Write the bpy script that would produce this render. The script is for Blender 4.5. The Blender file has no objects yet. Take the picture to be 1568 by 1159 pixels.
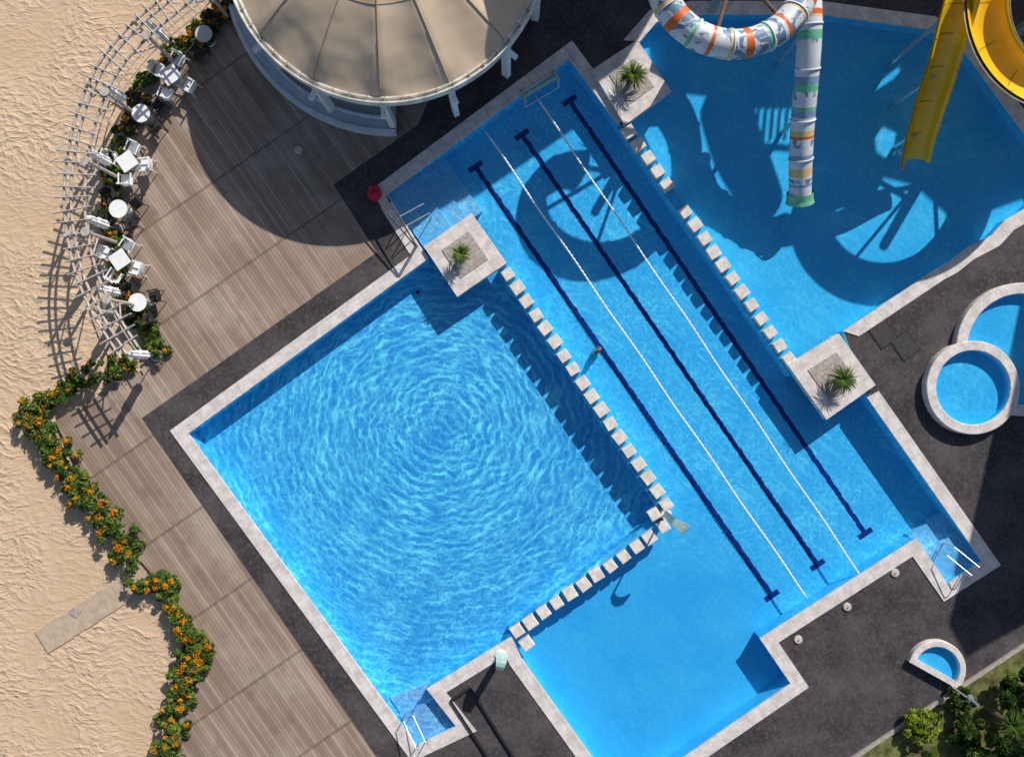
import bpy, math, random
import numpy as np
from mathutils import Vector, Matrix
from mathutils.geometry import tessellate_polygon
random.seed(7); rng=np.random.default_rng(7)
S=41.26/1568.0; H=34.0
sc=bpy.context.scene
def W(px,py,z=0.0):
    k=(H-z)/H
    return Vector(((px-784)*S*k,(580-py)*S*k,z))
def G(px,py,z=0.0):
    return Vector(((px-784)*S,(580-py)*S,z))
U=Vector((.569,-.823,0)); V=Vector((.823,.569,0))
EL=math.radians(34)
SH=Vector((.5,.866,0)).normalized()
SUN=(SH*math.cos(EL)+Vector((0,0,math.sin(EL))))
COT=1/math.tan(EL)
def caster(px,py,z,zf=-.5):
    p=W(px,py,zf); return p+SH*((z-zf)*COT)+Vector((0,0,z-zf))
# ---------- node helpers
class M:
    def __init__(s,name):
        s.m=bpy.data.materials.new(name); s.m.use_nodes=True; s.t=s.m.node_tree
        s.t.nodes.clear(); s.out=s.t.nodes.new('ShaderNodeOutputMaterial'); s.dim='2D'; s._p=None
    def n(s,typ,props=None,**inp):
        nd=s.t.nodes.new(typ)
        for k,v in (props or {}).items(): setattr(nd,k,v)
        for k,v in inp.items():
            key=int(k[1:]) if k[0]=='_' and k[1:].isdigit() else k.replace('_',' ')
            s.set(nd.inputs[key],v)
        return nd
    def set(s,sock,v):
        if isinstance(v,bpy.types.NodeSocket): s.t.links.new(v,sock)
        else:
            if isinstance(v,(tuple,list)) and len(v)==3 and sock.type=='RGBA': v=(*v,1)
            sock.default_value=v
    def math(s,op,a,b=0.0,c=0.0):
        return s.n('ShaderNodeMath',{'operation':op},_0=a,_1=b,_2=c).outputs[0]
    def vm(s,op,a,b=(0,0,0)):
        nd=s.n('ShaderNodeVectorMath',{'operation':op},_0=a,_1=b)
        return nd.outputs['Value'] if op in('DOT_PRODUCT','LENGTH','DISTANCE') else nd.outputs[0]
    def pos(s):
        if s._p is None: s._p=s.n('ShaderNodeNewGeometry').outputs['Position']
        return s._p
    def noise(s,vec,scale,detail=3,rough=.55,dist=0.0):
        return s.n('ShaderNodeTexNoise',{'noise_dimensions':s.dim},Vector=vec,Scale=scale,Detail=detail,Roughness=rough,Distortion=dist)
    def mix(s,f,a,b,mode='MIX'):
        nd=s.t.nodes.new('ShaderNodeMix'); nd.data_type='RGBA'; nd.blend_type=mode
        s.set(nd.inputs[0],f); s.set(nd.inputs[6],a); s.set(nd.inputs[7],b)
        return nd.outputs[2]
    def mr(s,v,a,b,c=0.0,d=1.0,smooth=False):
        nd=s.n('ShaderNodeMapRange',{'interpolation_type':'SMOOTHSTEP' if smooth else 'LINEAR'},_0=v,_1=a,_2=b,_3=c,_4=d)
        return nd.outputs[0]
    def comb(s,x,y,z=0.0): return s.n('ShaderNodeCombineXYZ',_0=x,_1=y,_2=z).outputs[0]
    def bsdf(s,col,rough=.7,bump=None,bs=.3,bd=.02,spec=.3,metal=0.0):
        b=s.n('ShaderNodeBsdfPrincipled',Base_Color=col,Roughness=rough,Metallic=metal)
        b.inputs['Specular IOR Level'].default_value=spec
        if bump is not None:
            bn=s.n('ShaderNodeBump',Height=bump,Strength=bs,Distance=bd)
            s.t.links.new(bn.outputs[0],b.inputs['Normal'])
        s.t.links.new(b.outputs[0],s.out.inputs[0]); return s.m
def plain(name,col,rough=.6,var=.25,scale=6,spec=.3,metal=0.0):
    m=M(name); m.dim='3D'; p=m.pos(); f=m.noise(p,scale,2).outputs[0]
    f=m.mr(f,.3,.7)
    c=m.mix(f,tuple(x*(1-var) for x in col),tuple(min(1,x*(1+var)) for x in col))
    return m.bsdf(c,rough,spec=spec,metal=metal)
def leafmat(name,col):
    m=M(name); m.dim='3D'; f=m.mr(m.noise(m.pos(),5,1).outputs[0],.3,.7)
    c=m.mix(f,tuple(x*.7 for x in col),tuple(x*1.3 for x in col))
    d=m.n('ShaderNodeBsdfDiffuse',Color=c); m.t.links.new(d.outputs[0],m.out.inputs[0]); return m.m
# ---------- materials
def mat_wood():
    m=M('wood_boards'); p=m.pos()
    b=m.vm('DOT_PRODUCT',p,tuple(V)); a=m.vm('DOT_PRODUCT',p,tuple(U))
    bi=m.math('DIVIDE',b,.145); idx=m.math('FLOOR',bi); fr=m.math('FRACT',m.math('ADD',bi,1000))
    ai=m.math('DIVIDE',m.math('ADD',a,100.9),3.5); aidx=m.math('FLOOR',ai); af=m.math('FRACT',ai)
    wn=m.n('ShaderNodeTexWhiteNoise',{'noise_dimensions':'3D'},Vector=m.comb(idx,aidx,3.0)).outputs[0]
    big=m.noise(m.comb(m.math('MULTIPLY',b,1.6),m.math('MULTIPLY',a,.28)),1.0,4,.65).outputs[0]
    st=m.noise(p,.3,5,.65).outputs[0]; blot=m.noise(p,1.4,4,.6).outputs[0]
    c=m.mix(m.math('POWER',wn,1.3),(.29,.205,.155),(.45,.345,.275))
    c=m.mix(m.mr(big,.35,.68),m.mix(.38,c,(.16,.11,.08)),c)
    c=m.mix(m.mr(st,.48,.7,0,.45),c,(.50,.41,.345))
    c=m.mix(m.mr(blot,.60,.74,0,.35),c,(.15,.11,.085))
    gap=m.math('LESS_THAN',fr,.11)
    c=m.mix(m.math('MULTIPLY',gap,.6),c,(.03,.022,.02))
    s1=m.math('LESS_THAN',af,.03)
    c=m.mix(m.math('MULTIPLY',s1,.5),c,(.10,.07,.055))
    return m.bsdf(c,.75)
def mat_paver():
    m=M('dark_pavers'); p=m.pos()
    b=m.vm('DOT_PRODUCT',p,tuple(V)); a=m.vm('DOT_PRODUCT',p,tuple(U))
    br=m.n('ShaderNodeTexBrick',Vector=m.comb(a,b),Scale=1.0,Color1=(.95,.95,.95),Color2=(.6,.6,.6),Mortar=(0.25,.25,.25))
    br.inputs['Mortar Size'].default_value=.012; br.inputs['Brick Width'].default_value=.62; br.inputs['Row Height'].default_value=.62; br.offset=0
    n1=m.noise(p,.6,5,.7).outputs[0]; n2=m.noise(p,6,3,.7).outputs[0]; n3=m.noise(p,26,1).outputs[0]
    c=m.mix(m.mr(n1,.35,.7),(.034,.030,.036),(.092,.080,.083))
    c=m.mix(m.mr(n2,.5,.75,0,.6),c,(.14,.125,.12))
    c=m.mix(.4,c,br.outputs[0],'MULTIPLY')
    c=m.mix(m.mr(n3,.64,.75,0,.5),c,(.26,.235,.22))
    return m.bsdf(c,.8)
def mat_sand():
    m=M('beach_sand'); p=m.pos()
    w=m.noise(p,.5,2).outputs['Color']
    pp=m.vm('ADD',p,m.vm('MULTIPLY',w,(1.0,1.0,0)))
    st=m.n('ShaderNodeMapping',Vector=pp,Rotation=(0,0,.35),Scale=(1.0,1.7,1)).outputs[0]
    v=m.n('ShaderNodeTexVoronoi',{'feature':'F1','voronoi_dimensions':'2D'},Vector=st,Scale=2.7).outputs[0]
    n=m.noise(st,4.6,4,.6).outputs[0]; nb=m.noise(p,.25,3).outputs[0]; fine=m.noise(p,30,1).outputs[0]
    amp=m.mr(nb,.38,.6,.35,1.0)
    h=m.math('ADD',m.math('MULTIPLY',m.math('MULTIPLY',v,v),.8),m.math('MULTIPLY',n,1.1))
    h=m.math('MULTIPLY',h,amp)
    c=m.mix(m.mr(nb,.3,.7),(.62,.445,.295),(.70,.525,.365))
    c=m.mix(m.mr(fine,.35,.65,0,.25),c,(.47,.33,.22))
    return m.bsdf(c,.95,bump=h,bs=1.0,bd=.07,spec=.1)
def mat_coping():
    m=M('coping_stone'); p=m.pos()
    b=m.vm('DOT_PRODUCT',p,tuple(V)); a=m.vm('DOT_PRODUCT',p,tuple(U))
    ga=m.math('LESS_THAN',m.math('FRACT',m.math('ADD',m.math('DIVIDE',a,.62),100)),.04)
    gb=m.math('LESS_THAN',m.math('FRACT',m.math('ADD',m.math('DIVIDE',b,.62),100)),.04)
    g=m.math('MAXIMUM',ga,gb)
    n=m.noise(p,2.3,4,.7).outputs[0]; n2=m.noise(p,14,2,.6).outputs[0]
    c=m.mix(m.mr(n,.35,.65),(.56,.505,.475),(.76,.705,.68))
    c=m.mix(m.mr(n2,.55,.75,0,.5),c,(.42,.375,.35))
    c=m.mix(m.math('MULTIPLY',g,.4),c,(.32,.30,.29))
    return m.bsdf(c,.8)
def mat_poolfloor(name,base=(.14,.75,.96),base2=(.18,.82,.98)):
    m=M(name); p=m.pos()
    n=m.noise(p,.5,1).outputs[0]
    c=m.mix(m.mr(n,.3,.7),base,base2)
    d=m.n('ShaderNodeBsdfDiffuse',Color=c); m.t.links.new(d.outputs[0],m.out.inputs[0]); return m.m
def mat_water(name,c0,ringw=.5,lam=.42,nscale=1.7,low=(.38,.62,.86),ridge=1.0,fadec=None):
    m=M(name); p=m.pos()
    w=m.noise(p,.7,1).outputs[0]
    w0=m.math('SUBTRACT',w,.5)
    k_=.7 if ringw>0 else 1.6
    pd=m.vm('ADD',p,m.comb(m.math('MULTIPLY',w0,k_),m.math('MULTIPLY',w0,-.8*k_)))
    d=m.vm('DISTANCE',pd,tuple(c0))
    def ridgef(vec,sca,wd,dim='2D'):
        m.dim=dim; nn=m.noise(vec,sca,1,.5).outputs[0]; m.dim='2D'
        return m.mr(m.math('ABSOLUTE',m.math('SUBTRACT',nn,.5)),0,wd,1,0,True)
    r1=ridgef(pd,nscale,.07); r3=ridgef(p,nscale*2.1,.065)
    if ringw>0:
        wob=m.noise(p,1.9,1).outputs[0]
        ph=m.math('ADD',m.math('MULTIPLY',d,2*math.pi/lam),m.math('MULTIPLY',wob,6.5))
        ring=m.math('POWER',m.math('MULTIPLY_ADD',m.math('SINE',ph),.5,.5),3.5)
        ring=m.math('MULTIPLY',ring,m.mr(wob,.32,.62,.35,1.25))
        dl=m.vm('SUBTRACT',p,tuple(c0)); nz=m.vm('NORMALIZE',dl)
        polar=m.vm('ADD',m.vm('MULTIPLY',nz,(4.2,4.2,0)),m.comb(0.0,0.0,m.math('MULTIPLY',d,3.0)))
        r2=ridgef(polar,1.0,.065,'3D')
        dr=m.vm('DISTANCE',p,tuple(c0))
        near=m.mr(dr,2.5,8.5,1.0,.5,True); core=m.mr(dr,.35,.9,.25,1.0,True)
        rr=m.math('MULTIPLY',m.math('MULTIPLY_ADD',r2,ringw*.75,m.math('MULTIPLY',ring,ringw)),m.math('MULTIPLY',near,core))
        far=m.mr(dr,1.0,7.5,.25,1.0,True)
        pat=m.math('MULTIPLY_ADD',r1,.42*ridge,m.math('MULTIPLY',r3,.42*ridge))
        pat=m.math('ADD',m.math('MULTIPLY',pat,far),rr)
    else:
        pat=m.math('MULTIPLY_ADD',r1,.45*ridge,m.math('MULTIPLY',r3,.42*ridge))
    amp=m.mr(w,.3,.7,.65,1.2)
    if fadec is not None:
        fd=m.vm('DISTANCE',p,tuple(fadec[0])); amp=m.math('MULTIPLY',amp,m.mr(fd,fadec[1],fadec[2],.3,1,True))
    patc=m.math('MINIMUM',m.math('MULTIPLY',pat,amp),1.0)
    # clear water: absorbs red; caustic light of the ripples is painted into the tint
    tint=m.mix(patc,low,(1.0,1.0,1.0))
    tr=m.n('ShaderNodeBsdfTransparent',Color=tint)
    nrm=m.vm('NORMALIZE',m.comb(m.math('MULTIPLY_ADD',r1,.12,-.06),m.math('MULTIPLY_ADD',r3,.12,-.06),1.0))
    gl=m.n('ShaderNodeBsdfGlossy',Color=(1,1,1),Roughness=.06,Normal=nrm)
    fc=m.n('ShaderNodeLayerWeight',Blend=.5).outputs['Facing']
    fac=m.math('MULTIPLY_ADD',m.math('POWER',fc,4.0),.25,.022)
    mx=m.n('ShaderNodeMixShader',_0=fac,_1=tr.outputs[0],_2=gl.outputs[0])
    m.t.links.new(mx.outputs[0],m.out.inputs[0]); return m.m
MW=mat_wood(); MP=mat_paver(); MS=mat_sand(); MC=mat_coping(); MF=mat_poolfloor('pool_floor_paint')
MSTEP=mat_poolfloor('step_tiles',(.40,.76,.90),(.48,.82,.92))
MNAVY=plain('navy_tiles',(.014,.04,.21),.5)
MWHITE=plain('white_plastic',(.82,.83,.84),.45,.06)
MCONC=plain('pale_concrete',(.54,.49,.455),.85,.2,3)
MCONC2=plain('planter_gravel',(.38,.34,.30),.9,.25,9)
MPATH=plain('path_boards',(.50,.385,.28),.9,.15,5)
MSTONE=plain('stepping_stone',(.68,.62,.57),.85,.18,5)
MPERG=plain('weathered_timber',(.46,.41,.37),.8,.3,7)
MDARK=plain('black_metal',(.025,.025,.028),.5,.2)
MSTEEL=plain('steel',(.6,.62,.64),.3,.1,3,metal=.7)
MTEAL=plain('teal_plastic',(.30,.46,.43),.4,.2,5)
MTRUNK=plain('bark',(.14,.10,.07),.9,.3,12)
MSOIL=plain('garden_soil_grass',(.13,.135,.045),.95,.6,2.5)
MRED=plain('red_fabric',(.5,.02,.05),.6,.1)
MSKIN=plain('skin',(.55,.30,.20),.5,.05)
MHAIR=plain('hair',(.16,.06,.025),.6,.1)
MSWIM=plain('swim_shorts',(.6,.10,.03),.6,.1)
MGREENS=[leafmat('leaf_dark',(.028,.055,.014)),leafmat('leaf_mid',(.065,.115,.024)),leafmat('leaf_light',(.13,.185,.036))]
MLIME=leafmat('leaf_lime',(.24,.30,.03))
MORANGE=leafmat('orange_petals',(.62,.22,.012))
MYFL=leafmat('yellow_petals',(.66,.36,.02))
MYEL=plain('yellow_fibreglass',(.80,.47,.008),.3,.10,1.2,spec=.5)
MYRIM=plain('slide_flange',(.42,.36,.22),.5,.2,4)
MROOF=plain('grey_roof',(.35,.34,.33),.9,.2,1)
MJOINT=plain('slide_joint',(.45,.25,.01),.5)
# ---------- mesh helpers
def link(o,parent=None):
    sc.collection.objects.link(o)
    if parent: o.parent=parent
    return o
def empty(name,loc=(0,0,0)):
    e=bpy.data.objects.new(name,None); e.empty_display_size=.3; sc.collection.objects.link(e); return e
def tess(polys):
    tris=tessellate_polygon([[Vector((p[0],p[1],0)) for p in q] for q in polys])
    flat=[p for q in polys for p in q]; out=[]
    for a,b,c in tris:
        A,B,C=flat[a],flat[b],flat[c]
        cr=(B[0]-A[0])*(C[1]-A[1])-(B[1]-A[1])*(C[0]-A[0])
        out.append((a,b,c) if cr>0 else (a,c,b))
    return flat,out
def sheet(name,poly,z,mat,holes=(),parent=None):
    flat,tr=tess([poly]+list(holes))
    me=bpy.data.meshes.new(name); me.from_pydata([(p[0],p[1],z) for p in flat],[],tr); me.materials.append(mat)
    return link(bpy.data.objects.new(name,me),parent)
def P2(l): return [G(*p).xy for p in l]
class MB:
    def __init__(s): s.v=[];s.f=[];s.m=[];s.mats=[]
    def mi(s,mat):
        if mat not in s.mats: s.mats.append(mat)
        return s.mats.index(mat)
    def add(s,vs,fs,mat):
        o=len(s.v); s.v+= [tuple(v) for v in vs]; k=s.mi(mat)
        for f in fs: s.f.append(tuple(i+o for i in f)); s.m.append(k)
    def box(s,c,size,mat,ax=None):
        c=Vector(c); hx,hy,hz=[q/2 for q in size]
        X,Y,Z=ax if ax else (Vector((1,0,0)),Vector((0,1,0)),Vector((0,0,1)))
        vs=[c+X*(hx*i)+Y*(hy*j)+Z*(hz*k) for i in(-1,1) for j in(-1,1) for k in(-1,1)]
        s.add(vs,[(0,1,3,2),(4,6,7,5),(0,4,5,1),(2,3,7,6),(0,2,6,4),(1,5,7,3)],mat)
    def prism(s,poly,z0,z1,mat,side=None):
        flat,tr=tess([poly]); n=len(flat)
        s.add([(p[0],p[1],z1) for p in flat],tr,mat)
        s.add([(p[0],p[1],z0) for p in flat]+[(p[0],p[1],z1) for p in flat],[(i,(i+1)%n,n+(i+1)%n,n+i) for i in range(n)],side or mat)
    def cyl(s,a,b,r0,r1,mat,n=10,caps=True):
        a=Vector(a);b=Vector(b); d=(b-a).normalized()
        x=d.orthogonal().normalized(); y=d.cross(x)
        vs=[];
        for c,r in((a,r0),(b,r1)):
            for i in range(n):
                t=2*math.pi*i/n; vs.append(c+x*(r*math.cos(t))+y*(r*math.sin(t)))
        fs=[(i,(i+1)%n,n+(i+1)%n,n+i) for i in range(n)]
        if caps: fs+=[tuple(range(n))[::-1],tuple(range(n,2*n))]
        s.add(vs,fs,mat)
    def lathe(s,c,prof,mat,n=32,a0=0,a1=2*math.pi,sx=1):
        vs=[];c=Vector(c);full=abs(a1-a0-2*math.pi)<1e-6; m=n if full else n+1
        for r,z in prof:
            for i in range(m):
                t=a0+(a1-a0)*i/n; vs.append(c+Vector((r*math.cos(t),r*math.sin(t),z)))
        fs=[]
        for j in range(len(prof)-1):
            for i in range(n):
                i2=(i+1)%m; fs.append((j*m+i,j*m+i2,(j+1)*m+i2,(j+1)*m+i))
        s.add(vs,fs,mat)
    def obj(s,name,parent=None,smooth=False,loc=None):
        me=bpy.data.meshes.new(name); me.from_pydata(s.v,[],s.f)
        for k in s.mats: me.materials.append(k)
        me.polygons.foreach_set('material_index',s.m)
        if smooth: me.polygons.foreach_set('use_smooth',[True]*len(s.f))
        me.update(); return link(bpy.data.objects.new(name,me),parent)
# ---------- ground
pool=[(287,664),(655,396),(640,374),(592,298),(872,90),(948,193),(960,190),(1025,141),(978,65),(1005,34),(1060,22),(1255,22),(1425,45),(1475,75),(1590,232),(1604,285),(1568,322),(1540,338),(1518,362),(1480,382),(1455,402),(1436,412),(1292,508),(1328,608),(1505,860),(1450,895),(1402,826),(1165,978),(1212,1047),(953,1225),(797,1008),(783,976),(655,1055),(700,1112),(637,1142)]
FT=[(318,-50),(300,-25),(262,8),(215,48),(172,98),(145,150),(128,205),(118,262),(116,320),(124,380),(140,435),(165,485),(200,540)]
PZ=2.8
def smooth_path(pts,n):
    P=[Vector((*p,0)) if len(p)==2 else Vector(p) for p in pts]
    P=[2*P[0]-P[1]]+P+[2*P[-1]-P[-2]]
    out=[]
    seg=len(P)-3
    for i in range(n+1):
        t=i/n*seg; k=min(int(t),seg-1); t-=k
        a,b,c,d=P[k:k+4]
        out.append(.5*((2*b)+(c-a)*t+(2*a-5*b+4*c-d)*t*t+(3*b-a-3*c+d)*t**3))
    return out
fence=[W(p.x-3,p.y,PZ) for p in smooth_path(FT,60)]
fence=[Vector((p.x,p.y,0)) for p in fence]
edge=[(p.x-.35,p.y) for p in fence]
lower=[(215,568),(85,645),(110,700),(150,770),(190,830),(218,862),(250,900),(290,960),(326,1003),(300,1045),(275,1100),(262,1165),(235,1250)]
edge2=[G(*p).xy for p in lower]
wood=[G(577,387).xy,G(510,284).xy,G(640,192).xy,G(760,-80).xy,G(340,-140).xy]+edge+list(edge2)+[G(640,1250).xy,G(217,641).xy]
base=[G(340,-140).xy,]+edge+list(edge2)+[G(235,1500).xy,Vector((70,-60)),Vector((70,70)),G(340,-1500).xy]
hole=P2([(270,664),(560,200),(870,20),(1620,-20),(1660,300),(1560,900),(960,1260),(620,1180)])
sheet('sand_beach_ground',[(-600,-600),(600,-600),(600,600),(-600,600)],-.16,MS,holes=[hole])
plp=P2(pool)
sheet('stone_paving',base,0,MP,holes=[plp])
b=MB(); n=len(base)
b.add([(p[0],p[1],-.2) for p in base]+[(p[0],p[1],0) for p in base],[(i,(i+1)%n,n+(i+1)%n,n+i) for i in range(n)],MW); b.obj('paving_edge')
bpy.data.objects['paving_edge'].parent=bpy.data.objects['stone_paving']
sheet('wooden_deck',wood,.004,MW)
b=MB()
A=G(253,863);B=G(71,979); d=(B-A).normalized(); q=Vector((-d.y,d.x,0)); L=(B-A).length; t=0
while t<L:
    b.box(A+d*(t+.3)+Vector((0,0,-.135+random.uniform(-.008,.008))),(.585,1.02+random.uniform(-.03,.03),.05),MPATH,(d,q,Vector((0,0,1)))); t+=.6
b.prism(P2([(110,930),(124,936),(116,948),(103,941)]),-.11,-.09,MCONC2); b.obj('beach_walkway')
# ---------- pool
SP=empty('swimming_pool')
ZF=-.95; ZS=-.62
main=[(287,664),(655,396),(700,430),(768,420),(1016,788),(785,974),(783,976),(655,1055),(700,1112),(637,1142)]
lane=[(655,396),(640,374),(592,298),(872,90),(948,193),(960,190),(1212,556),(1300,560),(1328,608),(1505,860),(1450,895),(1402,826),(1165,978),(1212,1047),(953,1225),(797,1008),(783,976),(785,974),(1016,788),(768,420),(700,430)]
slide=[(960,190),(1025,141),(978,65),(1005,34),(1060,22),(1255,22),(1425,45),(1475,75),(1590,232),(1604,285),(1568,322),(1540,338),(1518,362),(1480,382),(1455,402),(1436,412),(1292,508),(1300,560),(1212,556)]
sheet('floor_main',P2(main),ZF,MF,parent=SP); sheet('floor_lanes',P2(lane),ZF,MF,parent=SP); sheet('floor_slide_pool',P2(slide),ZS,MF,parent=SP)
b=MB(); n=len(plp)
for i in range(n):
    a,c=plp[i],plp[(i+1)%n]
    b.add([(a[0],a[1],ZF-.02),(c[0],c[1],ZF-.02),(c[0],c[1],0),(a[0],a[1],0)],[(0,1,2,3)],MF)
def wall(l,w=.42,z1=-.2):
    a,c=G(*l[0]),G(*l[1]); d=(c-a).normalized(); q=Vector((-d.y,d.x,0))*w/2
    b.prism([(a-q).xy,(c-q).xy,(c+q).xy,(a+q).xy],ZF,z1,MF)
wall([(768,408),(1020,782)]); wall([(1024,790),(783,974)],z1=-.205); wall([(950,184),(1220,572)])
def stp(l,z,m=MSTEP): b.prism(P2(l),ZF,z,m)
stp([(592,298),(652,384),(694,352),(634,266)],-.3); stp([(634,266),(694,352),(716,335),(656,249)],-.5); stp([(656,249),(716,335),(737,319),(677,233)],-.7)
stp([(1505,860),(1450,895),(1419,850),(1474,815)],-.3); stp([(1419,850),(1474,815),(1456,789),(1401,824)],-.55)
stp([(637,1142),(700,1112),(668,1072),(610,1102)],-.35); stp([(610,1102),(668,1072),(655,1055),(594,1078)],-.62)
b.obj('walls_and_steps',SP)
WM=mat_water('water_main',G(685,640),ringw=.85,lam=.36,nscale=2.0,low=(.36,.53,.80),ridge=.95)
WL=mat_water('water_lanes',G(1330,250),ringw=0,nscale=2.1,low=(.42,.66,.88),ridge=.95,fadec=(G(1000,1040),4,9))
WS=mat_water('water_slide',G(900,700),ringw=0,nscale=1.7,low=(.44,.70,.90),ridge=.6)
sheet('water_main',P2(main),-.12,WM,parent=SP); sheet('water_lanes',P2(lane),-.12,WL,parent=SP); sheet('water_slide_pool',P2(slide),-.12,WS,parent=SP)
def offset(poly,w):
    n=len(poly);out=[]
    area=sum(poly[i][0]*poly[(i+1)%n][1]-poly[(i+1)%n][0]*poly[i][1] for i in range(n))
    sg=1 if area>0 else -1
    for i in range(n):
        a,bb,c=[Vector(poly[j%n]) for j in(i-1,i,i+1)]
        d1=(bb-a).normalized(); d2=(c-bb).normalized()
        n1=Vector((d1.y,-d1.x))*sg; n2=Vector((d2.y,-d2.x))*sg
        m=(n1+n2); 
        if m.length<.2: m=n1
        m.normalize(); k=min(1/max(.35,m.dot(n1)),2)
        out.append(bb+m*w*k)
    return out
def coping(b,poly,w,z0,z1,mat,skip=()):
    o=offset(poly,w); inn=offset(poly,-.03); n=len(poly)
    for i in range(n):
        if i in skip: continue
        j=(i+1)%n
        A,B,C,D=inn[i],inn[j],o[j],o[i]
        b.add([(*A,z1),(*B,z1),(*C,z1),(*D,z1),(*A,z0),(*B,z0),(*C,z0),(*D,z0)],[(0,1,2,3),(0,4,5,1),(3,2,6,7)],mat)
b=MB(); coping(b,[tuple(p) for p in plp],.50,-.06,.035,MC,skip=(5,6,7,22)); b.obj('coping',SP)
# lane lines
b=MB()
for (a,c) in [((728,256),(1182,912)),((799,207),(1252,865)),((872,155),(1325,817))]:
    A=W(*a,ZF+.006);C=W(*c,ZF+.006); L=(C-A).length; d=(C-A)/L; q=Vector((-d.y,d.x,0))
    N=int(L/.12); pl=[];pr=[]; ph=random.random()*6
    for i in range(N+1):
        t=i/N*L; w=.10
        wob=.012*math.sin(t*9+ph)+.010*math.sin(t*23)
        c0=A+d*t+q*wob; pl.append(c0-q*(w+random.uniform(-.012,.012))); pr.append(c0+q*(w+random.uniform(-.012,.012)))
    vs=pl+pr; m_=N+1
    b.add(vs,[(i,i+1,m_+i+1,m_+i) for i in range(N)],MNAVY)
    for e in(A,C):
        b.box(e+Vector((0,0,.004)),(.22,.66,.004),MNAVY,(d,q,Vector((0,0,1))))
b.obj('lane_lines',SP)
def rope(a,c,name):
    b=MB(); A=W(*a,-.1);C=W(*c,-.1); L=(C-A).length; d=(C-A)/L; q=Vector((-d.y,d.x,0))
    b.cyl(A,C,.018,.018,MWHITE,6)
    t=.3
    while t<L-.3:
        p=A+d*t+q*(.02*math.sin(t*1.3))
        b.cyl(p,p+d*.15,.038,.038,MWHITE,8); t+=.19
    b.obj(name)
rope((744,203),(1236,916),'lane_rope'); rope((820,148),(1321,886),'lane_rope.001')
def stones(pts,name):
    b=MB()
    for (x,y) in pts:
        c=G(x+random.uniform(-.7,.7),y+random.uniform(-.7,.7),0); a=random.uniform(-.07,.07); X=(U*math.cos(a)+V*math.sin(a)); Y=Vector((-X.y,X.x,0)); s=.235+random.uniform(-.018,.02)
        vs=[]
        for z,k in((-.2,1),(.09,1),(.12,.93)):
            for i,j in((-1,-1),(1,-1),(1,1),(-1,1)):
                vs.append(c+X*(s*k*i)+Y*(s*k*j)+Vector((0,0,z)))
        fs=[(8,9,10,11)]
        for l in(0,4):
            fs+=[(l+i,l+(i+1)%4,l+4+(i+1)%4,l+4+i) for i in range(4)]
        b.add(vs,fs,MSTONE)
    b.obj(name)
stones([(778+14.25*i,421+20.7*i) for i in range(18)],'stepping_stones')
stones([(1001,788),(1015,806)]+[(995-20.3*i,823+14.3*i) for i in range(11)]+[(806,985)],'stepping_stones.001')
stones([(963+14.4*i,203+20.4*i) for i in range(18) if i!=5],'stepping_stones.002')
# planters
def blades(b,c,n,L,mat,w=.03,droop=.5,z0=.5):
    c=Vector(c)
    for i in range(n):
        a=random.uniform(0,6.283); l=L*random.uniform(.6,1.1); up=random.uniform(.2,1.1)
        d=Vector((math.cos(a),math.sin(a),0)); q=Vector((-d.y,d.x,0)); K=4; vs=[]
        for k in range(K+1):
            t=k/K; p=c+d*(l*t*math.cos(up*.6))+Vector((0,0,l*(t*math.sin(up)-droop*t*t)))
            ww=w*(1-t)**.6*(.6+t) if k<K else .003
            vs+= [p-q*ww,p+q*ww]
        b.add(vs,[(2*k,2*k+1,2*k+3,2*k+2) for k in range(K)],mat)
def planter(N_,E_,S_,W_,pc,name,pr=.6,hz=.22):
    e=empty(name); pts=[N_,E_,S_,W_]; b=MB()
    pw=[W(*p,hz).xy for p in pts]; b.prism(pw,-.25,hz,MC)
    c=sum(pw,Vector((0,0)))/4
    inn=[c+(p-c)*.56 for p in pw]; inn2=[c+(p-c)*.48 for p in pw]
    b.prism(inn,hz,hz+.03,MCONC2); b.prism(inn2,hz+.03,hz+.034,MCONC2)
    b.obj('planter_box',e)
    p=W(*pc,hz+.05); q=empty('small_palm' ); 
    b=MB(); b.cyl(p,p+Vector((0,0,.5)),.09,.06,MTRUNK,8); b.cyl(p+Vector((0,0,0)),p+Vector((0,0,.12)),.16,.1,MTRUNK,8)
    b.obj('trunk',q)
    b=MB(); top=p+Vector((0,0,.5))
    blades(b,top,60,pr,MGREENS[1],.022); blades(b,top,30,pr*.9,MGREENS[2],.02); blades(b,top,30,pr,MGREENS[0],.025,.9); blades(b,top,18,pr*.8,MTRUNK,.02,1.1); b.obj('leaves',q)
planter((722,327),(776,403),(700,455),(649,378),(706,392),'planter',.5)
planter((976,62),(1028,140),(957,192),(906,108),(966,122),'planter.001',.7)
planter((1285,511),(1341,590),(1266,643),(1207,560),(1284,582),'planter.002',.72)
# ---------- kiddie pools
def ringrim(e,c,ri,ro,hz,a0=0,a1=2*math.pi):
    b=MB(); b.lathe(c,[(ri,.01),(ri,hz),(ri+.03,hz+.03),(ro-.03,hz+.03),(ro,hz),(ro,0)],MC,64,a0,a1); b.obj('rim',e,False)
    b=MB(); b.lathe(c,[(ri-.004,.01),(ri-.004,hz-.06)],MF,64,a0,a1); b.obj('lining',e)
def circpts(c,r,n=72,a0=0,a1=2*math.pi,inc=0): return [(c.x+r*math.cos(a0+(a1-a0)*i/n),c.y+r*math.sin(a0+(a1-a0)*i/n)) for i in range(n+inc)]
cs=G(1482,594); cb=G(1558,536)
e=empty('paddling_pool'); ringrim(e,cs,56*S,71*S,.38); pts=circpts(cs,56*S); sheet('floor',pts,.012,MF,parent=e); sheet('water',pts,.27,WS,parent=e)
e=empty('paddling_pool.001')
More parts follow.
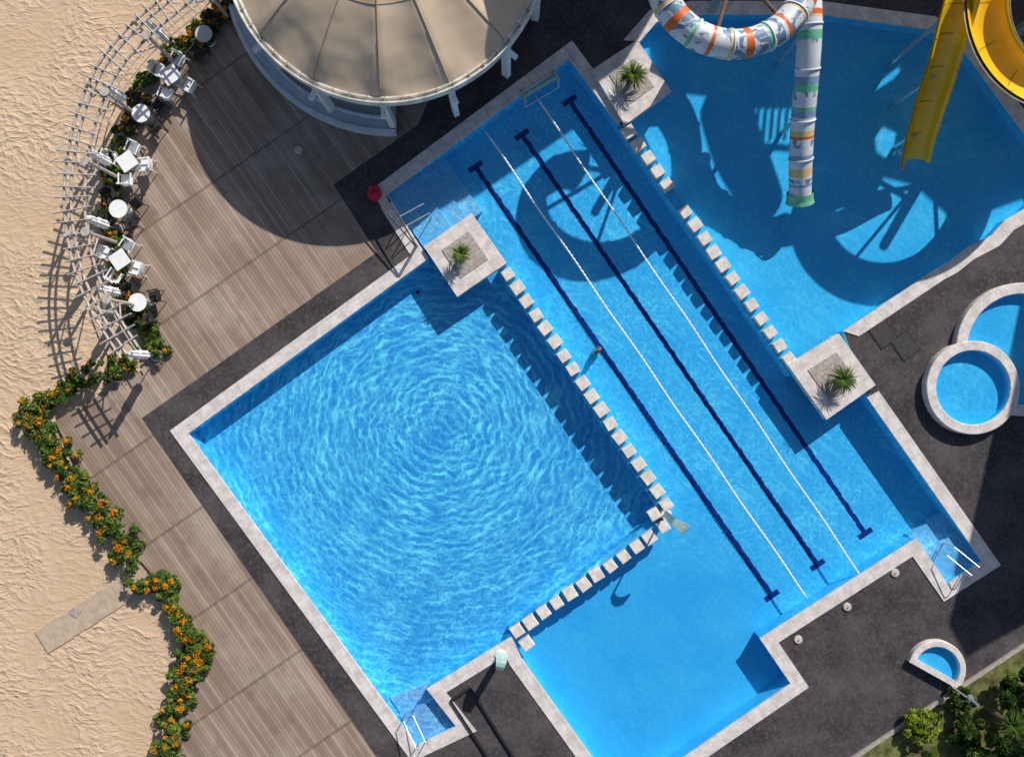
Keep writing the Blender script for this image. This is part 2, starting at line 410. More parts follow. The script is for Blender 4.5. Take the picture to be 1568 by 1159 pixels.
dv=cs-cb; th=math.atan2(dv.y,dv.x)+2*math.pi; dd_=dv.length
def cutang(r,rs): return math.acos((dd_**2+r*r-rs*rs)/(2*dd_*r))
al=cutang(92*S,66*S); ringrim(e,cb,84*S,101*S,.33,th+al,th-al+2*math.pi)
al=cutang(84*S,69*S); arc=circpts(cb,84*S,60,th+al,th-al+2*math.pi,1)
p0=Vector(arc[-1])-cs.xy; p1=Vector(arc[0])-cs.xy; t0=math.atan2(p0.y,p0.x); t1=math.atan2(p1.y,p1.x)
while t1-t0>math.pi: t1-=2*math.pi
while t1-t0<-math.pi: t1+=2*math.pi
arc2=circpts(cs,69*S,24,t0,t1,1)[1:-1]
bigp=arc+arc2
sheet('floor',bigp,.012,MF,parent=e); sheet('water',bigp,.22,WS,parent=e)
e=empty('foot_pool'); c=G(1430,1022); ang=math.atan2(-.35,.94); a0=ang-.3; a1=ang+math.pi+.0
ringrim(e,c,34*S,44*S,.25,a0,a1); pts=circpts(c,34*S,64,a0,a1,1); sheet('floor',pts,.012,MF,parent=e); sheet('water',pts,.15,WS,parent=e)
b=MB(); A=c+Vector((math.cos(a0),math.sin(a0),0))*39*S; B=c+Vector((math.cos(a1),math.sin(a1),0))*39*S
d=(B-A).normalized(); q=Vector((-d.y,d.x,0))
b.box((A+B)/2+Vector((0,0,.14)),((B-A).length+.25,.24,.285),MC,(d,q,Vector((0,0,1))))
pp=W(1452,1048,.0); b.cyl((pp.x,pp.y,0),(pp.x,pp.y,2.2),.04,.04,MSTEEL); b.cyl((pp.x,pp.y,2.2),(pp.x-.3,pp.y+.3,2.25),.03,.03,MSTEEL); b.cyl((pp.x-.3,pp.y+.3,2.25),(pp.x-.3,pp.y+.3,2.17),.1,.12,MSTEEL)
b.obj('shower_and_kerb',e)
# ---------- dome canopy
D=empty('domed_canopy_building')
mfab=M('canopy_fabric'); mfab.dim='3D'; p=mfab.pos(); nn=mfab.noise(p,.7,3).outputs[0]
mfab.bsdf(mfab.mix(mfab.mr(nn,.3,.7),(.60,.465,.33),(.67,.525,.38)),.8,bump=mfab.noise(p,.9,1,.4).outputs[0],bs=.35,bd=.25,spec=.1)
DC=W(590,-87,3.4); DR=248*S*(H-3.4)/H; DC=Vector((DC.x,DC.y,0))
NS=14; b=MB(); vs=[];rings=[(0.02,2.4),(.12,2.2),(.3,1.9),(.5,1.52),(.68,1.1),(.82,.68),(.92,.32),(.965,.05)]
NA=NS*8
for r,z in rings:
    for i in range(NA):
        t=2*math.pi*i/NA+.2; ph=(i%8)/8; sag=math.sin(ph*math.pi)
        rr=r*DR*(1-.02*sag*(r>.1)*(r<.9)); zz=3.45+z-.2*sag*r*(r<.95)
        vs.append((DC.x+rr*math.cos(t),DC.y+rr*math.sin(t),zz))
fs=[(j*NA+i,j*NA+(i+1)%NA,(j+1)*NA+(i+1)%NA,(j+1)*NA+i) for j in range(len(rings)-1) for i in range(NA)]
fs=[f[::-1] for f in fs]
b.add(vs,fs,mfab.m)
MSEAM=plain('seam',(.34,.27,.19),.8,.1)
for s_ in range(NS):
    for j in range(len(rings)-1):
        a=Vector(vs[j*NA+s_*8]);c=Vector(vs[(j+1)*NA+s_*8]); b.cyl(a,c,.022,.022,MSEAM,5,False)
for i in range(NA):
    b.cyl(vs[3*NA+i],vs[3*NA+(i+1)%NA],.016,.016,MSEAM,4,False)
b.obj('fabric_roof',D,True)
MGUT=plain('gutter_white',(.66,.63,.57),.6,.3,2); MGR=plain('terrace_render',(.62,.66,.72),.7,.12,2)
b=MB(); b.lathe(DC,[(DR*.95,3.42),(DR*.96,3.55),(DR*.968,3.55),(DR*.972,3.46),(DR*.988,3.46),(DR*.992,3.6),(DR*1.0,3.6),(DR*1.0,3.2),(DR*.9,3.1)],MGUT,112); 
for i in range(56):
    t=2*math.pi*i/56; d=Vector((math.cos(t),math.sin(t),0)); p=DC+d*DR*.975; b.box(p+Vector((0,0,3.52)),(DR*.035,.035,.07),MSEAM,(d,Vector((-d.y,d.x,0)),Vector((0,0,1))))
for i in range(14):
    t=2*math.pi*i/14+.2; d=Vector((math.cos(t),math.sin(t),0)); p=DC+d*DR*.97
    b.box(p+Vector((0,0,1.7)),(.3,.22,2.9),MWHITE,(d,Vector((-d.y,d.x,0)),Vector((0,0,1))))
    p=DC+d*DR*1.02; b.box(p+Vector((0,0,2.9)),(.45,.16,.2),MWHITE,(d,Vector((-d.y,d.x,0)),Vector((0,0,1))))
b.obj('gutter_ring',D)
b=MB(); PC=G(600,-42)
A0=math.radians(188);A1=math.radians(272)
b.lathe(PC,[(252*S,0),(252*S,.45),(246*S,.48),(244*S,.3),(200*S,.3)],MGR,60,A0,A1)
b.lathe(PC,[(231*S,.3),(231*S,.62),(228*S,.64),(226*S,.3)],MGR,60,A0,A1)
b.lathe(PC,[(205*S,.0),(205*S,3.1),(.1,3.12)],plain('wall_dark',(.12,.12,.13),.5,.1),64)
b.obj('terrace_and_wall',D)
# unseen block to the north, added to shade the lane pool's top end
b=MB()
ph=[G(905,-120).xy,G(1200,-324).xy,G(1080,-500).xy,G(785,-296).xy]
b.prism(ph,0,9,MROOF,MCONC)
b.obj('north_shadow_block')
e1=Vector(ph[0]);e2=Vector(ph[1])
b=MB(); dd=(e2-e1).normalized()
for fl in range(3):
    for k in range(5):
        p=e1+(e2-e1)*((k+.5)/5); nrm=Vector((dd.y,-dd.x)); 
        b.box((p.x+nrm.x*.01,p.y+nrm.y*.01,1.5+fl*2.8),(1.1,.06,1.4),MDARK,(Vector((*dd,0)),Vector((*nrm,0)),Vector((0,0,1))))
b.obj('shadow_block_windows',bpy.data.objects['north_shadow_block'])
b=MB(); tb=[(1808,150),(1735,470),(1760,520),(1900,440),(2300,440),(2300,-60),(1850,-60)]  # unseen block, footprint drawn to throw the big shadow on the right
b.prism(P2(tb),0,10,MROOF,MCONC); 
ob=b.obj('east_shadow_block'); b=MB()
for a,c in ((0,1),(2,3),(3,4)):
    A=Vector(P2([tb[a]])[0]);C=Vector(P2([tb[c]])[0]); dd=(C-A).normalized(); nrm=Vector((-dd.y,dd.x)); L=(C-A).length; kk=max(2,int(L/2.4))
    for fl in range(3):
        for k in range(kk):
            p=A+(C-A)*((k+.5)/kk); b.box((p.x,p.y,1.6+fl*3.1),(1.2,.1,1.5),MDARK,(Vector((*dd,0)),Vector((*nrm,0)),Vector((0,0,1))))
b.obj('shadow_block_windows',ob)
# ---------- slides
def sweep(b,path,prof_fn,matfn,closed=True,up=Vector((0,0,1))):
    n=len(path); rows=[]
    for i,p in enumerate(path):
        t=(path[min(i+1,n-1)]-path[max(i-1,0)]).normalized()
        x=t.cross(up).normalized(); z=x.cross(t).normalized()
        rows.append([p+x*a+z*c for a,c in prof_fn(i/(n-1))])
    m_=len(rows[0])
    for i in range(n-1):
        vs=rows[i]+rows[i+1]
        r=range(m_) if closed else range(m_-1)
        b.add(vs,[(j,(j+1)%m_,m_+(j+1)%m_,m_+j) for j in r],matfn(i))
def circ(r,n=20): return [(r*math.cos(2*math.pi*i/n),r*math.sin(2*math.pi*i/n)) for i in range(n)]
mt=M('tube_marbled'); mt.dim='3D'; p=mt.pos(); nn=mt.noise(p,1.4,3,.6,1.5).outputs[0]
mt.bsdf(mt.mix(mt.mr(nn,.49,.54),(.66,.68,.70),(.13,.22,.33)),.45)
MT=mt.m; MTW=plain('tube_white',(.64,.67,.71),.45,.12,2); MTO=plain('tube_orange',(.68,.15,.035),.4,.15); MTG=plain('tube_green',(.16,.50,.31),.4,.15); MTY=plain('tube_cream',(.72,.50,.22),.4,.1); MTB=plain('tube_blue',(.22,.33,.50),.4,.2)
TS=empty('tube_slide')
path=[]
N=120
for i in range(N+1):
    a=math.radians(95)+math.radians(345)*i/N
    z=5.2-1.6*i/N
    path.append(W(1123+115*math.cos(a),-46-115*math.sin(a),z))
def mf(i):
    k=i//5
    if i%5==4: return [MTO,MTG,MTO,MTY][k%4]
    if i%5==3 and k%2==0: return MTO if k%4==0 else MTW
    return MT
b=MB(); sweep(b,path,lambda t:circ(.51),mf)
for i in range(0,N,10):
    t=(path[min(i+1,N)]-path[i]).normalized(); b.cyl(path[i]-t*.03,path[i]+t*.03,.54,.54,MTW,20)
sp=smooth_path([W(1238,-15,3.6),W(1240,40,3.4),W(1236,110,2.8),W(1229,190,1.9),W(1226,250,1.2),W(1225,306,.45)],72)
bands={9:MTO,10:MTO,11:MTY,16:MTG,17:MTG,18:MTG,30:MTB,31:MTB,32:MTG,33:MTG,38:MTG,39:MTB,40:MTB,45:MTY,46:MTY,47:MTO,54:MTB,55:MTB,59:MTY,60:MTY,61:MTY,65:MTB}
def mf2(i):
    return bands.get(i, MT if (i//3)%5==1 else MTW)
sweep(b,sp,lambda t:circ(.44),mf2)
for i in range(0,72,14):
    t=(sp[i+1]-sp[i]).normalized(); b.cyl(sp[i]-t*.03,sp[i]+t*.03,.48,.48,MTW,20)
t=(sp[-1]-sp[-2]).normalized(); 
sweep(b,[sp[-1]-t*.12,sp[-1]+t*.12],lambda q:circ(.5+.06*q),lambda i:MTG); sweep(b,[sp[-1]+t*.12,sp[-1]-t*.3],lambda q:circ(.52),lambda i:MTG)
b.obj('tube',TS,True)
b=MB(); cc=W(1123,-46,3); cc.z=0
b.cyl(cc,cc+Vector((0,0,5.4)),.2,.18,MSTEEL,14)
for k in range(5):
    i=12+k*22; q=path[i]; b.cyl(cc+Vector((0,0,q.z-.9)),q+Vector((0,0,-.5)),.08,.07,MTRUNK,8)
for i in(14,40):
    q=sp[i]; b.cyl((q.x,q.y,ZS),(q.x,q.y,q.z-.4),.09,.09,MSTEEL,10)
b.obj('supports',TS)
def trough(w,d,n=12,th=.05):
    o=[];
    for i in range(n+1):
        a=math.pi+math.pi*i/n; o.append((w/2*math.cos(a),d*math.sin(a)+d*.5))
    o=[(o[0][0]-.09,o[0][1]+.02)]+o+[(o[-1][0]+.09,o[-1][1]+.02)]
    return o
def trough_out(w,d):
    return [(a*1.07,c-.05) for a,c in trough(w,d)]
YS=empty('yellow_water_slide')
yp=smooth_path([W(1500,-70,5.6),W(1478,-30,5.2),W(1463,20,4.7),W(1450,65,4.1),W(1435,115,3.2),W(1419,165,2.3),W(1405,212,1.3),W(1397,250,.45)],60)
b=MB(); sweep(b,yp,lambda t:trough(1.0,.5),lambda i:MYEL,False); sweep(b,yp,lambda t:trough_out(1.0,.5),lambda i:MYEL,False)
for i in range(6,60,9):
    t=(yp[i+1]-yp[i]).normalized(); sweep(b,[yp[i]-t*.03,yp[i]+t*.03],lambda q:[(a*1.03,c+.004) for a,c in trough(1.0,.5)],lambda i:MJOINT,False)
b.obj('chute',YS,True)
b=MB()
for i in(16,34,50):
    q=yp[i]; b.cyl((q.x,q.y,ZS),(q.x,q.y,q.z-.3),.09,.09,MSTEEL,10)
b.obj('supports',YS)
YS2=empty('spiral_water_slide')
path2=[]
for i in range(100):
    a=math.radians(70)+math.radians(330)*i/99
    path2.append(W(1618+112*math.cos(a),10-112*math.sin(a)*1.15,5.4-2.1*i/99))
b=MB(); sweep(b,path2,lambda t:trough(1.25,.5),lambda i:MYEL,False); sweep(b,path2,lambda t:trough_out(1.36,.5),lambda i:MYRIM,False)
for i in range(5,98,9):
    t=(path2[i+1]-path2[i]).normalized(); sweep(b,[path2[i]-t*.03,path2[i]+t*.03],lambda q:[(a*1.02,c+.004) for a,c in trough(1.25,.5)],lambda i:MJOINT,False)
b.obj('chute',YS2,True)
b=MB(); cc=W(1618,10,3);cc.z=0; b.cyl(cc+Vector((0,0,ZS)),cc+Vector((0,0,5.8)),.25,.2,MSTEEL,14)
for k in range(5):
    q=path2[8+k*20]; b.cyl(cc+Vector((0,0,q.z-.9)),q+Vector((0,0,-.4)),.08,.07,MSTEEL,8)
b.obj('supports',YS2)
# unseen slide tower, outlines and holes shaped to cast the pool shadows
T=empty('slide_shadow_tower'); b=MB()
def plat(l,z,holes=()):
    pts=[caster(x,y,z,ZS) for x,y in l]; hs=[[caster(x,y,z,ZS).xy for x,y in h] for h in holes]
    flat,tr=tess([[p.xy for p in pts]]+hs)
    b.add([(p[0],p[1],z) for p in flat],tr,MROOF); b.add([(p[0],p[1],z-.15) for p in flat],tr,MROOF)
    for p in pts: b.cyl((p.x,p.y,ZS),(p.x,p.y,z),.08,.08,MSTEEL,8)
plat([(1236,0),(1610,0),(1610,290),(1500,330),(1450,330),(1400,285),(1300,260),(1236,300)],8.0,[[(1328,152),(1345,128),(1375,104),(1380,112),(1362,130)],[(1338,240),(1335,215),(1352,196),(1372,205),(1368,225),(1372,240),(1352,250)]])
plat([(985,-20),(1236,-20),(1236,168),(1120,168),(1090,150),(1000,140)],8.02)
for k in range(8):  # added bars, only for the striped edge of the shadow
    a=caster(1128+11*k,170,8.0,ZS);c=caster(1124+11*k,215,8.0,ZS); b.box((a+c)/2,((a-c).length,.10,.1),MROOF,((a-c).normalized(),Vector((-(a-c).normalized().y,(a-c).normalized().x,0)),Vector((0,0,1))))
a=caster(1120,222,8.0,ZS);c=caster(1212,228,8.0,ZS); b.cyl(a,c,.1,.1,MROOF)
fp=smooth_path([caster(1110,150,8,ZS),caster(1125,215,7.8,ZS),caster(1150,270,7.3,ZS),caster(1172,320,6.8,ZS)],20)  # added unseen tube, there for its shadow on the slide pool
sweep(b,fp,lambda t:circ(.85-.25*t,14),lambda i:MYEL)
b.obj('shadow_platforms',T)
# ---------- pergola
PG=empty('beach_pergola')
b=MB(); N=len(fence)
cum=[0]
for i in range(1,N): cum.append(cum[-1]+(fence[i]-fence[i-1]).length)
def at(s):
    s=max(0,min(cum[-1]-1e-4,s))
    for i in range(1,N):
        if cum[i]>=s:
            t=(s-cum[i-1])/(cum[i]-cum[i-1]); p=fence[i-1].lerp(fence[i],t); d=(fence[i]-fence[i-1]).normalized(); return p,d
L=cum[-1]; TZ=PZ
for off in(-.38,-.12,.38):
    for i in range(56):
        p,d=at(L*i/56); p2,d2=at(L*(i+1)/56); q=Vector((-d.y,d.x,0));q2=Vector((-d2.y,d2.x,0))
        b.cyl(p+q*off+Vector((0,0,TZ-.05)),p2+q2*off+Vector((0,0,TZ-.05)),.055,.05,MPERG,6)
s=.2
while s<L:
    p,d=at(s); q=Vector((-d.y,d.x,0)); ang=random.uniform(-.12,.12); q=(q+d*ang).normalized()
    l1=random.uniform(.6,.9);l2=random.uniform(.5,.85)
    b.cyl(p+q*l1+Vector((0,0,TZ+.03+random.uniform(-.03,.05))),p-q*l2+Vector((0,0,TZ+.03)),.03,.038,MPERG,6)
    s+=random.uniform(.36,.5)
s=.6
while s<L:
    p,d=at(s); q=Vector((-d.y,d.x,0))
    for o in(-.38,.38):
        a=p+q*o; b.cyl(a-Vector((0,0,.2)),a+Vector((0,0,TZ+.12)),.075,.065,MPERG,8)
    b.cyl(p+q*.38+Vector((0,0,TZ+.08)),p+q*.38+Vector((0,0,TZ+.14)),.17,.17,MPERG,12)
    for o in (-.38,.38):
        p2,_=at(s+.9); b.cyl(p+q*o+Vector((0,0,1.9)),p2+q*o+Vector((0,0,TZ-.05)),.03,.03,MPERG,6)
    s+=2.75
for zz in(.5,1.0):
    for i in range(56):
        p,d=at(L*i/56);p2,d2=at(L*(i+1)/56); q=Vector((-d.y,d.x,0)); b.cyl(p+q*-.38+Vector((0,0,zz)),p2+q*-.38+Vector((0,0,zz)),.025,.025,MPERG,5)
b.obj('timber_frame',PG)
def parasol(p,name):
    b=MB(); b.cyl(p,p+Vector((0,0,.08)),.26,.24,MCONC,14); b.cyl(p,p+Vector((0,0,2.65)),.025,.02,MSTEEL,8)
    n=16; vs=[];pr=[(.07,.95),(.17,1.0),(.15,1.3),(.17,1.7),(.11,1.8),(.14,2.0),(.12,2.3),(.04,2.6)]
    for r,z in pr:
        for i in range(n):
            t=2*math.pi*i/n; rr=r*(1.12 if i%2 else .85); vs.append(p+Vector((rr*math.cos(t),rr*math.sin(t),z)))
    b.add(vs,[(j*n+i,j*n+(i+1)%n,(j+1)*n+(i+1)%n,(j+1)*n+i) for j in range(len(pr)-1) for i in range(n)],MWHITE)
    b.obj(name)
for i,(x,y) in enumerate([(268,75),(205,163),(183,258),(180,352),(196,452),(240,545)]): parasol(G(x,y),'folded_parasol' if i==0 else 'folded_parasol.%03d'%i)
def table(p,name,mat,round_=True,r=.38):
    b=MB()
    if round_:
        b.lathe(p,[(.01,.745),(r,.745),(r,.72),(.01,.715)],mat,28)
    else:
        b.box(p+Vector((0,0,.73)),(r*2,r*2,.03),mat,(U,V,Vector((0,0,1))))
    b.cyl(p,p+Vector((0,0,.72)),.035,.035,MSTEEL); b.cyl(p,p+Vector((0,0,.04)),.24,.2,MSTEEL,14)
    b.obj(name)
def chair(p,a,name,mat):
    b=MB(); F=Vector((math.cos(a),math.sin(a),0));R=Vector((-F.y,F.x,0));Z=Vector((0,0,1)); ax=(F,R,Z)
    b.box(p+Z*.44,(.44,.46,.035),mat,ax)
    for i in(-1,1):
        for j in(-1,1): b.cyl(p+F*(.19*i)+R*(.2*j)+Z*.43,p+F*(.24*i)+R*(.24*j),.02,.018,mat,6)
        b.cyl(p+F*.2+R*.23*i+Z*.43,p+F*.2+R*.23*i+Z*.65,.018,.018,mat,6); b.box(p+R*.24*i+Z*.66,(.46,.05,.03),mat,ax)
    for k in range(7):
        t=(k-3)/3; b.box(p-F*(.24-.04*t*t)+R*.2*t+Z*.65,(.03,.045,.4),mat,ax)
    b.box(p-F*.235+Z*.86,(.035,.46,.06),mat,ax)
    b.obj(name)
ci=[0];ti=[0]
def nm(base,c):
    s_=base if c[0]==0 else base+'.%03d'%c[0]; c[0]+=1; return s_
def setw(x,y,mat,tm,rnd,nch=4,r=.36,d=.62,rot=.3):
    p=G(x,y); table(p,nm('cafe_table',ti),tm,rnd,r)
    for k in range(nch):
        a=rot+k*2*math.pi/nch+random.uniform(-.2,.2); q=p+Vector((math.cos(a),math.sin(a),0))*d*random.uniform(.9,1.2); chair(q,a+math.pi+random.uniform(-.25,.25),nm('cafe_chair',ci),mat)
MBL=plain('dark_wicker',(.03,.028,.03),.7,.2)
setw(322,64,MBL,plain('bluish_top',(.5,.5,.52),.4,.05),True,2,.34,.7,1.2)
for (x,y) in[(272,125),(207,255),(196,402)]: setw(x,y,MWHITE,MWHITE,False,4,.33,.66,-.3)
for (x,y) in[(228,183),(194,326),(223,466)]: setw(x,y,MBL,MWHITE,True,4,.36,.6,.6)
# ---------- foliage
def foliage(name,blobs,n,size,weights,mats,parent=None):
    blobs=np.array(blobs); k=rng.integers(0,len(blobs),n); B=blobs[k]
    d=rng.normal(size=(n,3)); d/=np.linalg.norm(d,axis=1)[:,None]; d[:,2]=np.abs(d[:,2])*.9-.15
    r=rng.random(n)**.45
    c=B[:,:3]+d*(B[:,3]*r)[:,None]; c[:,2]=np.maximum(c[:,2],.02-.15)
    nrm=d*.6+rng.normal(size=(n,3))*.45+np.array([0,0,.5]); nrm/=np.linalg.norm(nrm,axis=1)[:,None]
    t=np.cross(nrm,rng.normal(size=(n,3))); t/=np.linalg.norm(t,axis=1)[:,None]; s_=np.cross(nrm,t)
    sz=size*rng.uniform(.6,1.3,n)[:,None]
    v=np.stack([c-t*sz,c-s_*sz*.45+nrm*sz*.1,c+t*sz,c+s_*sz*.45+nrm*sz*.1],1).reshape(-1,3)
    me=bpy.data.meshes.new(name); me.from_pydata(v.tolist(),[],np.arange(n*4).reshape(-1,4).tolist())
    for m_ in mats: me.materials.append(m_)
    bias=rng.normal(size=len(blobs))*.5
    nm_=len(mats); pw=np.array(weights)/sum(weights); cdf=np.cumsum(pw); u=np.clip(rng.random(n)+bias[k]*.35,0,.999); mi=np.minimum(np.searchsorted(cdf,u),nm_-1)
    me.polygons.foreach_set('material_index',mi.astype(np.int32)); me.update()
    return link(bpy.data.objects.new(name,me),parent)
def hedge(path,name,width,n,flow=.2,zb=.0):
    sp_=smooth_path(path,60); bl=[];fb=[]
    for i in range(int(n/90)):
        p=random.choice(sp_); g=G(p.x,p.y); r=random.uniform(.14,.34)*width
        w=Vector((random.gauss(0,.3),random.gauss(0,.3),0))*width
        bl.append((g.x+w.x,g.y+w.y,zb+random.uniform(.05,.45),r))
        if random.random()<.38: fb.append((g.x+w.x,g.y+w.y,zb+random.uniform(.35,.5),r*.75))
    e=empty(name)
    foliage('leaves',bl,n,.08,[3,4,3],MGREENS,e)
    if flow>0: foliage('flowers',fb,int(n*flow),.042,[6,1],[MORANGE,MYFL],e)
fg=[( (p.x/S+784+4),(580-p.y/S)) for p in fence]
hedge(fg[4:24:3],'flower_hedge',.7,9000,.12); hedge(fg[24:44:3],'flower_hedge.001',.55,6500,.07); hedge(fg[42:61:3],'flower_hedge.002',.7,8000,.12)
hedge([(205,560),(150,575),(100,600),(52,628)],'flower_hedge.003',.7,6500,.05)
hedge([(52,628),(68,660),(95,700),(125,745),(150,775),(180,815),(205,855)],'flower_hedge.004',.92,14000,.2)
hedge([(215,900),(250,890),(268,930),(290,975),(318,1000)],'flower_hedge.005',.82,9000,.2)
hedge([(318,1000),(290,1030),(275,1075),(268,1120),(258,1175)],'flower_hedge.006',.85,10000,.2)
# ---------- garden
sheet('garden_lawn',P2([(1300,1168),(1568,992),(1800,838),(1900,1400),(1150,1400),(1150,1265)]),.006,MSOIL)
b=MB(); A=G(1296,1166);C=G(1820,820); d=(C-A).normalized(); q=Vector((-d.y,d.x,0)); b.box((A+C)/2+Vector((0,0,.05)),((C-A).length,.14,.12),MCONC2,(d,q,Vector((0,0,1)))); b.obj('garden_kerb')
def shrub(x,y,r,h,name,n,wts,size=.11,mats=MGREENS):
    e=empty(name); g=G(x,y); bl=[]
    for i in range(26):
        a=random.uniform(0,6.28); rr=r*random.random()**.5*.9
        bl.append((g.x+rr*math.cos(a),g.y+rr*math.sin(a),h*random.uniform(.35,.95),r*random.uniform(.14,.32)))
    foliage('leaves',bl,n,size,wts,mats,e)
    b=MB(); b.cyl(g,g+Vector((0,0,h*.6)),.07*r+.03,.04*r+.02,MTRUNK,8)
    for i in range(6):
        q=bl[i]; b.cyl(g+Vector((0,0,h*.3)),q[:3],.04,.015,MTRUNK,6)
    b.obj('branches',e)
shrub(1403,1105,.72,.6,'garden_shrub',5500,[1,2,7],.06,[MGREENS[1],MGREENS[2],MLIME])
shrub(1462,1065,.5,.7,'garden_shrub.001',3500,[6,3,.3],.07)
shrub(1415,1165,.6,.6,'garden_shrub.002',4000,[4,5,1],.07)
shrub(1505,1150,1.1,1.3,'garden_tree',9000,[8,2.5,.2],.09)
shrub(1555,1048,1.0,1.3,'garden_tree.001',8000,[8,2.5,.2],.09)
shrub(1590,1120,1.5,2.2,'garden_tree.002',9000,[8,2.5,.2],.09)
shrub(1472,1115,.8,.9,'garden_shrub.003',6000,[8,2.5,.2],.07)
for i,(x,y) in enumerate([(1512,1085),(1545,1125)]):
    e=empty('fan_palm' if i==0 else 'fan_palm.001'); g=G(x,y); b=MB(); b.cyl(g,g+Vector((0,0,1.7)),.14,.1,MTRUNK,10); b.obj('trunk',e)
    b=MB(); blades(b,g+Vector((0,0,1.7)),50,.7,MGREENS[1],.026); blades(b,g+Vector((0,0,1.7)),80,.75,MGREENS[0],.028,.9); b.obj('fronds',e)
# ---------- small stuff
def bent(b,pts,r,mat,n=8):
    for a,c in zip(pts[:-1],pts[1:]): b.cyl(a,c,r,r,mat,n)
def handrail(a,c,name):
    A=G(*a);C=G(*c); b=MB(); q=(C-A).normalized(); s_=Vector((-q.y,q.x,0))*.22
    for o in(-1,1):
        bent(b,[A+s_*o,A+s_*o+Vector((0,0,.8)),A+s_*o+q*.1+Vector((0,0,.9)),C+s_*o*1+Vector((0,0,.55)),C+s_*o+Vector((0,0,-.8))],.02,MSTEEL)
    b.obj(name)
handrail((618,348),(655,324),'pool_handrail'); handrail((1478,870),(1445,840),'pool_handrail.001'); handrail((650,1130),(628,1092),'pool_handrail.002')
def waterfall(a,dirv,name,h=1.9):
    b=MB(); A=G(*a); d=Vector(dirv).normalized(); q=Vector((-d.y,d.x,0)); N=10; vs=[]
    for i in range(N+1):
        t=i/N; x=(-.1+.15*t if t<.6 else -.01+.6*((t-.6)/.4)); z=h*math.sin(min(1,t/.75)*math.pi/2)-(.25*((t-.75)/.25)**2 if t>.75 else 0)
        w=.14 if t<.6 else .14+.10*(t-.6)/.4
        p=A+d*x+Vector((0,0,z)); vs+= [p-q*w,p+q*w,p+q*w-Vector((0,0,.05))-d*.04,p-q*w-Vector((0,0,.05))-d*.04]
    fs=[]
    for i in range(N):
        for j in range(4): fs.append((4*i+j,4*i+(j+1)%4,4*i+4+(j+1)%4,4*i+4+j))
    fs.append((4*N,4*N+1,4*N+2,4*N+3)); b.add(vs,fs,MTEAL); b.cyl(A+Vector((0,0,-.2)),A+Vector((0,0,.1)),.25,.2,MWHITE,14); b.obj(name)
waterfall((1020,788),(.75,-.55,0),'pool_waterfall_spout'); waterfall((766,1002),(0.2,1,0),'pool_waterfall_spout.001')
b=MB(); A=G(800,155,.5);C=G(850,125,.5); b.cyl(A,C,.10,.10,MTEAL,14); d=(C-A).normalized();q=Vector((-d.y,d.x,0))
for e_ in(A,C):
    b.cyl(e_-d*.03,e_+d*.03,.30,.30,MTEAL,18); 
    for s_ in(-1,1): b.cyl(e_,e_+q*.3*s_-Vector((0,0,.47)),.03,.03,MSTEEL)
for s_ in(-1,1): b.cyl(A+q*.3*s_-Vector((0,0,.47)),C+q*.3*s_-Vector((0,0,.47)),.03,.03,MSTEEL)
b.obj('lane_rope_reel')
for i,(x,y) in enumerate([(1370,877),(1297,929),(1222,979),(457,231)]):
    b=MB(); b.lathe(G(x,y),[(.01,.07),(.1,.075),(.16,.06),(.17,.0)],MCONC,20); b.cyl(G(x,y),G(x,y)+Vector((0,0,.12)),.03,.03,MSTEEL); b.obj('parasol_base' if i==0 else 'parasol_base.%03d'%i)
MHAT=plain('hatch',(.05,.045,.045),.6)
for i,(x,y) in enumerate([(1352,512),(1386,530)]):
    b=MB(); b.box(G(x,y,.008),(1.0,.85,.02),MDARK,(U,V,Vector((0,0,1)))); b.box(G(x,y,.02),(.9,.75,.012),MHAT,(U,V,Vector((0,0,1)))); b.obj('access_hatch' if i==0 else 'access_hatch.001')
b=MB(); pts=[G(690,1072),G(720,1052),G(800,1180)]; pts2=[G(690,1072),G(762,1180)]
for pl in(pts,pts2):
    for a,c in zip(pl[:-1],pl[1:]): b.box((a+c)/2+Vector((0,0,.06)),((c-a).length,.07,.12),MDARK,((c-a).normalized(),Vector((-(c-a).normalized().y,(c-a).normalized().x,0)),Vector((0,0,1))))
b.obj('low_black_kerb')
b=MB(); g=G(574,299); b.lathe(g,[(.01,.42),(.15,.4),(.27,.3),(.31,.15),(.26,0)],MRED,18); b.box(g+Vector((.05,.17,.4)),(.4,.12,.4),MRED); b.obj('red_armchair',smooth=True)
b=MB()
for o in(0,14):
    A=G(584+o,318-o*.6);C=G(636+o*.2,378); bent(b,[A,A+Vector((0,0,1.0)),C+Vector((0,0,1.0)),C],.03,MDARK)
b.obj('entry_barrier')
b=MB()
for x,y in[(640,448)]: b.cyl(W(x,y,ZF),W(x,y,ZF)+Vector((0,0,.02)),.08,.08,MDARK,12)
b.obj('floor_drains',SP)
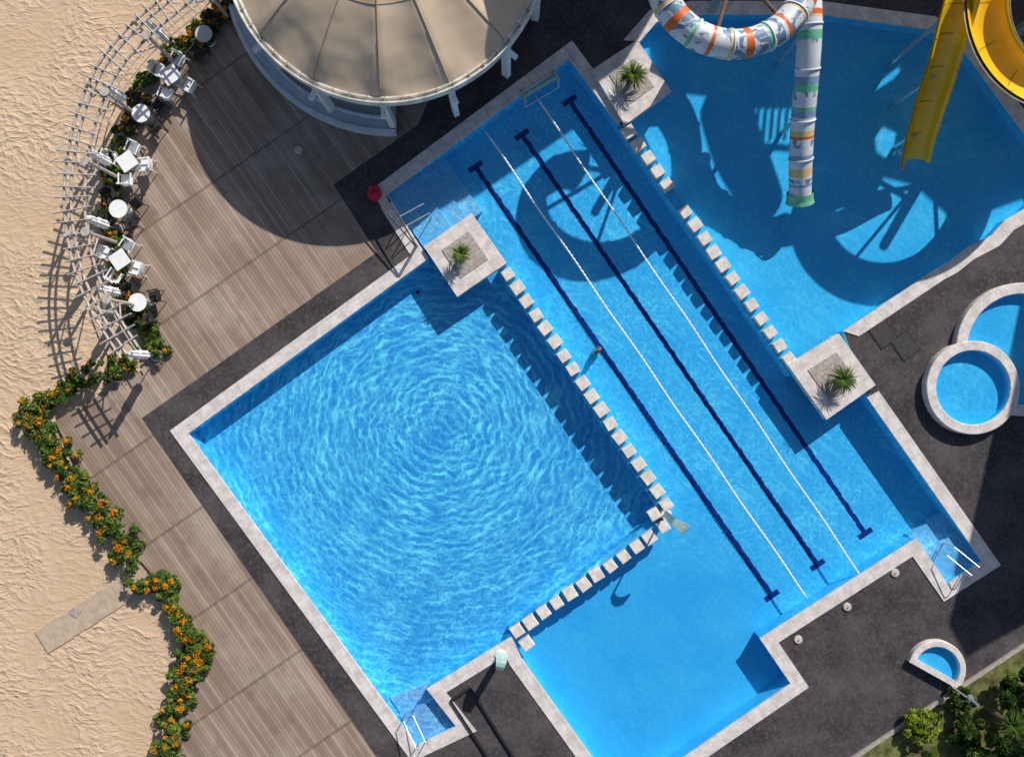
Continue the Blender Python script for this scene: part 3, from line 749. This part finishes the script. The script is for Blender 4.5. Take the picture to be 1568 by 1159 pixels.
def person(loc,name):
    me=bpy.data.meshes.new(name)
    v=[(0,0,.0),(0,0,.25),(0,.0,.48),(0,.01,.58),(0,.02,.72),(.18,0,.46),(.22,.04,.2),(.19,.14,.02),(-.18,0,.46),(-.22,.04,.2),(-.19,.14,.02),(.09,0,-.06),(.1,.02,-.15),(.1,-.04,-.2),(-.09,0,-.06),(-.1,.02,-.15),(-.1,-.04,-.2),(.1,.1,-.2),(-.1,.1,-.2),(.18,.2,.0),(-.18,.2,.0)]
    e=[(0,1),(1,2),(2,3),(3,4),(2,5),(5,6),(6,7),(2,8),(8,9),(9,10),(0,11),(11,12),(12,13),(0,14),(14,15),(15,16),(13,17),(16,18),(7,19),(10,20)]
    rad=[.13,.12,.12,.055,.10,.06,.042,.03,.06,.042,.03,.085,.06,.04,.085,.06,.04,.035,.035,.035,.035]
    me.from_pydata(v,e,[]); o=bpy.data.objects.new(name,me); sc.collection.objects.link(o); o.location=loc; o.rotation_euler=(0,0,.8); o.scale=(.85,.85,.85)
    o.modifiers.new('skin','SKIN'); o.modifiers.new('sub','SUBSURF').levels=1
    o.modifiers['sub'].render_levels=2
    for i,r in enumerate(rad): me.skin_vertices[0].data[i].radius=(r,r)
    me.skin_vertices[0].data[0].use_root=True
    me.materials.append(MSKIN)
    b=MB(); b.lathe((0,.0,.70),[(.001,.125),(.06,.11),(.095,.06),(.1,0),(.09,-.05)],MHAIR,14); b.obj('hair',o,True)
    b=MB(); b.lathe((0,0,-.12),[(.17,.18),(.18,.05),(.19,-.06)],MSWIM,16); b.obj('swim_shorts',o,True)
person(W(915,538,-.4)+Vector((0,0,-.26)),'swimmer')
# ---------- light
sun=bpy.data.lights.new('sun','SUN'); sun.energy=5.0; sun.angle=math.radians(.5); sun.color=(1,.95,.87)
so=bpy.data.objects.new('sun',sun); sc.collection.objects.link(so); so.rotation_euler=(-SUN).to_track_quat('-Z','Y').to_euler(); so.location=(20,30,40)
w=bpy.data.worlds.new('World'); sc.world=w; w.use_nodes=True; nt=w.node_tree
sky=nt.nodes.new('ShaderNodeTexSky'); sky.sky_type='NISHITA'; sky.sun_disc=False; sky.sun_elevation=EL; sky.sun_rotation=math.atan2(SH.x,SH.y)
bg=nt.nodes['Background']; bg.inputs[1].default_value=.085; nt.links.new(sky.outputs[0],bg.inputs[0])
cam=bpy.data.cameras.new('cam'); co=bpy.data.objects.new('camera',cam); sc.collection.objects.link(co); sc.camera=co
co.location=(0,0,H); co.rotation_euler=(0,0,0); cam.sensor_width=36; cam.lens=36*H/41.26; cam.clip_end=2000
sc.view_settings.view_transform='Standard'; sc.view_settings.look='None'; sc.view_settings.exposure=0
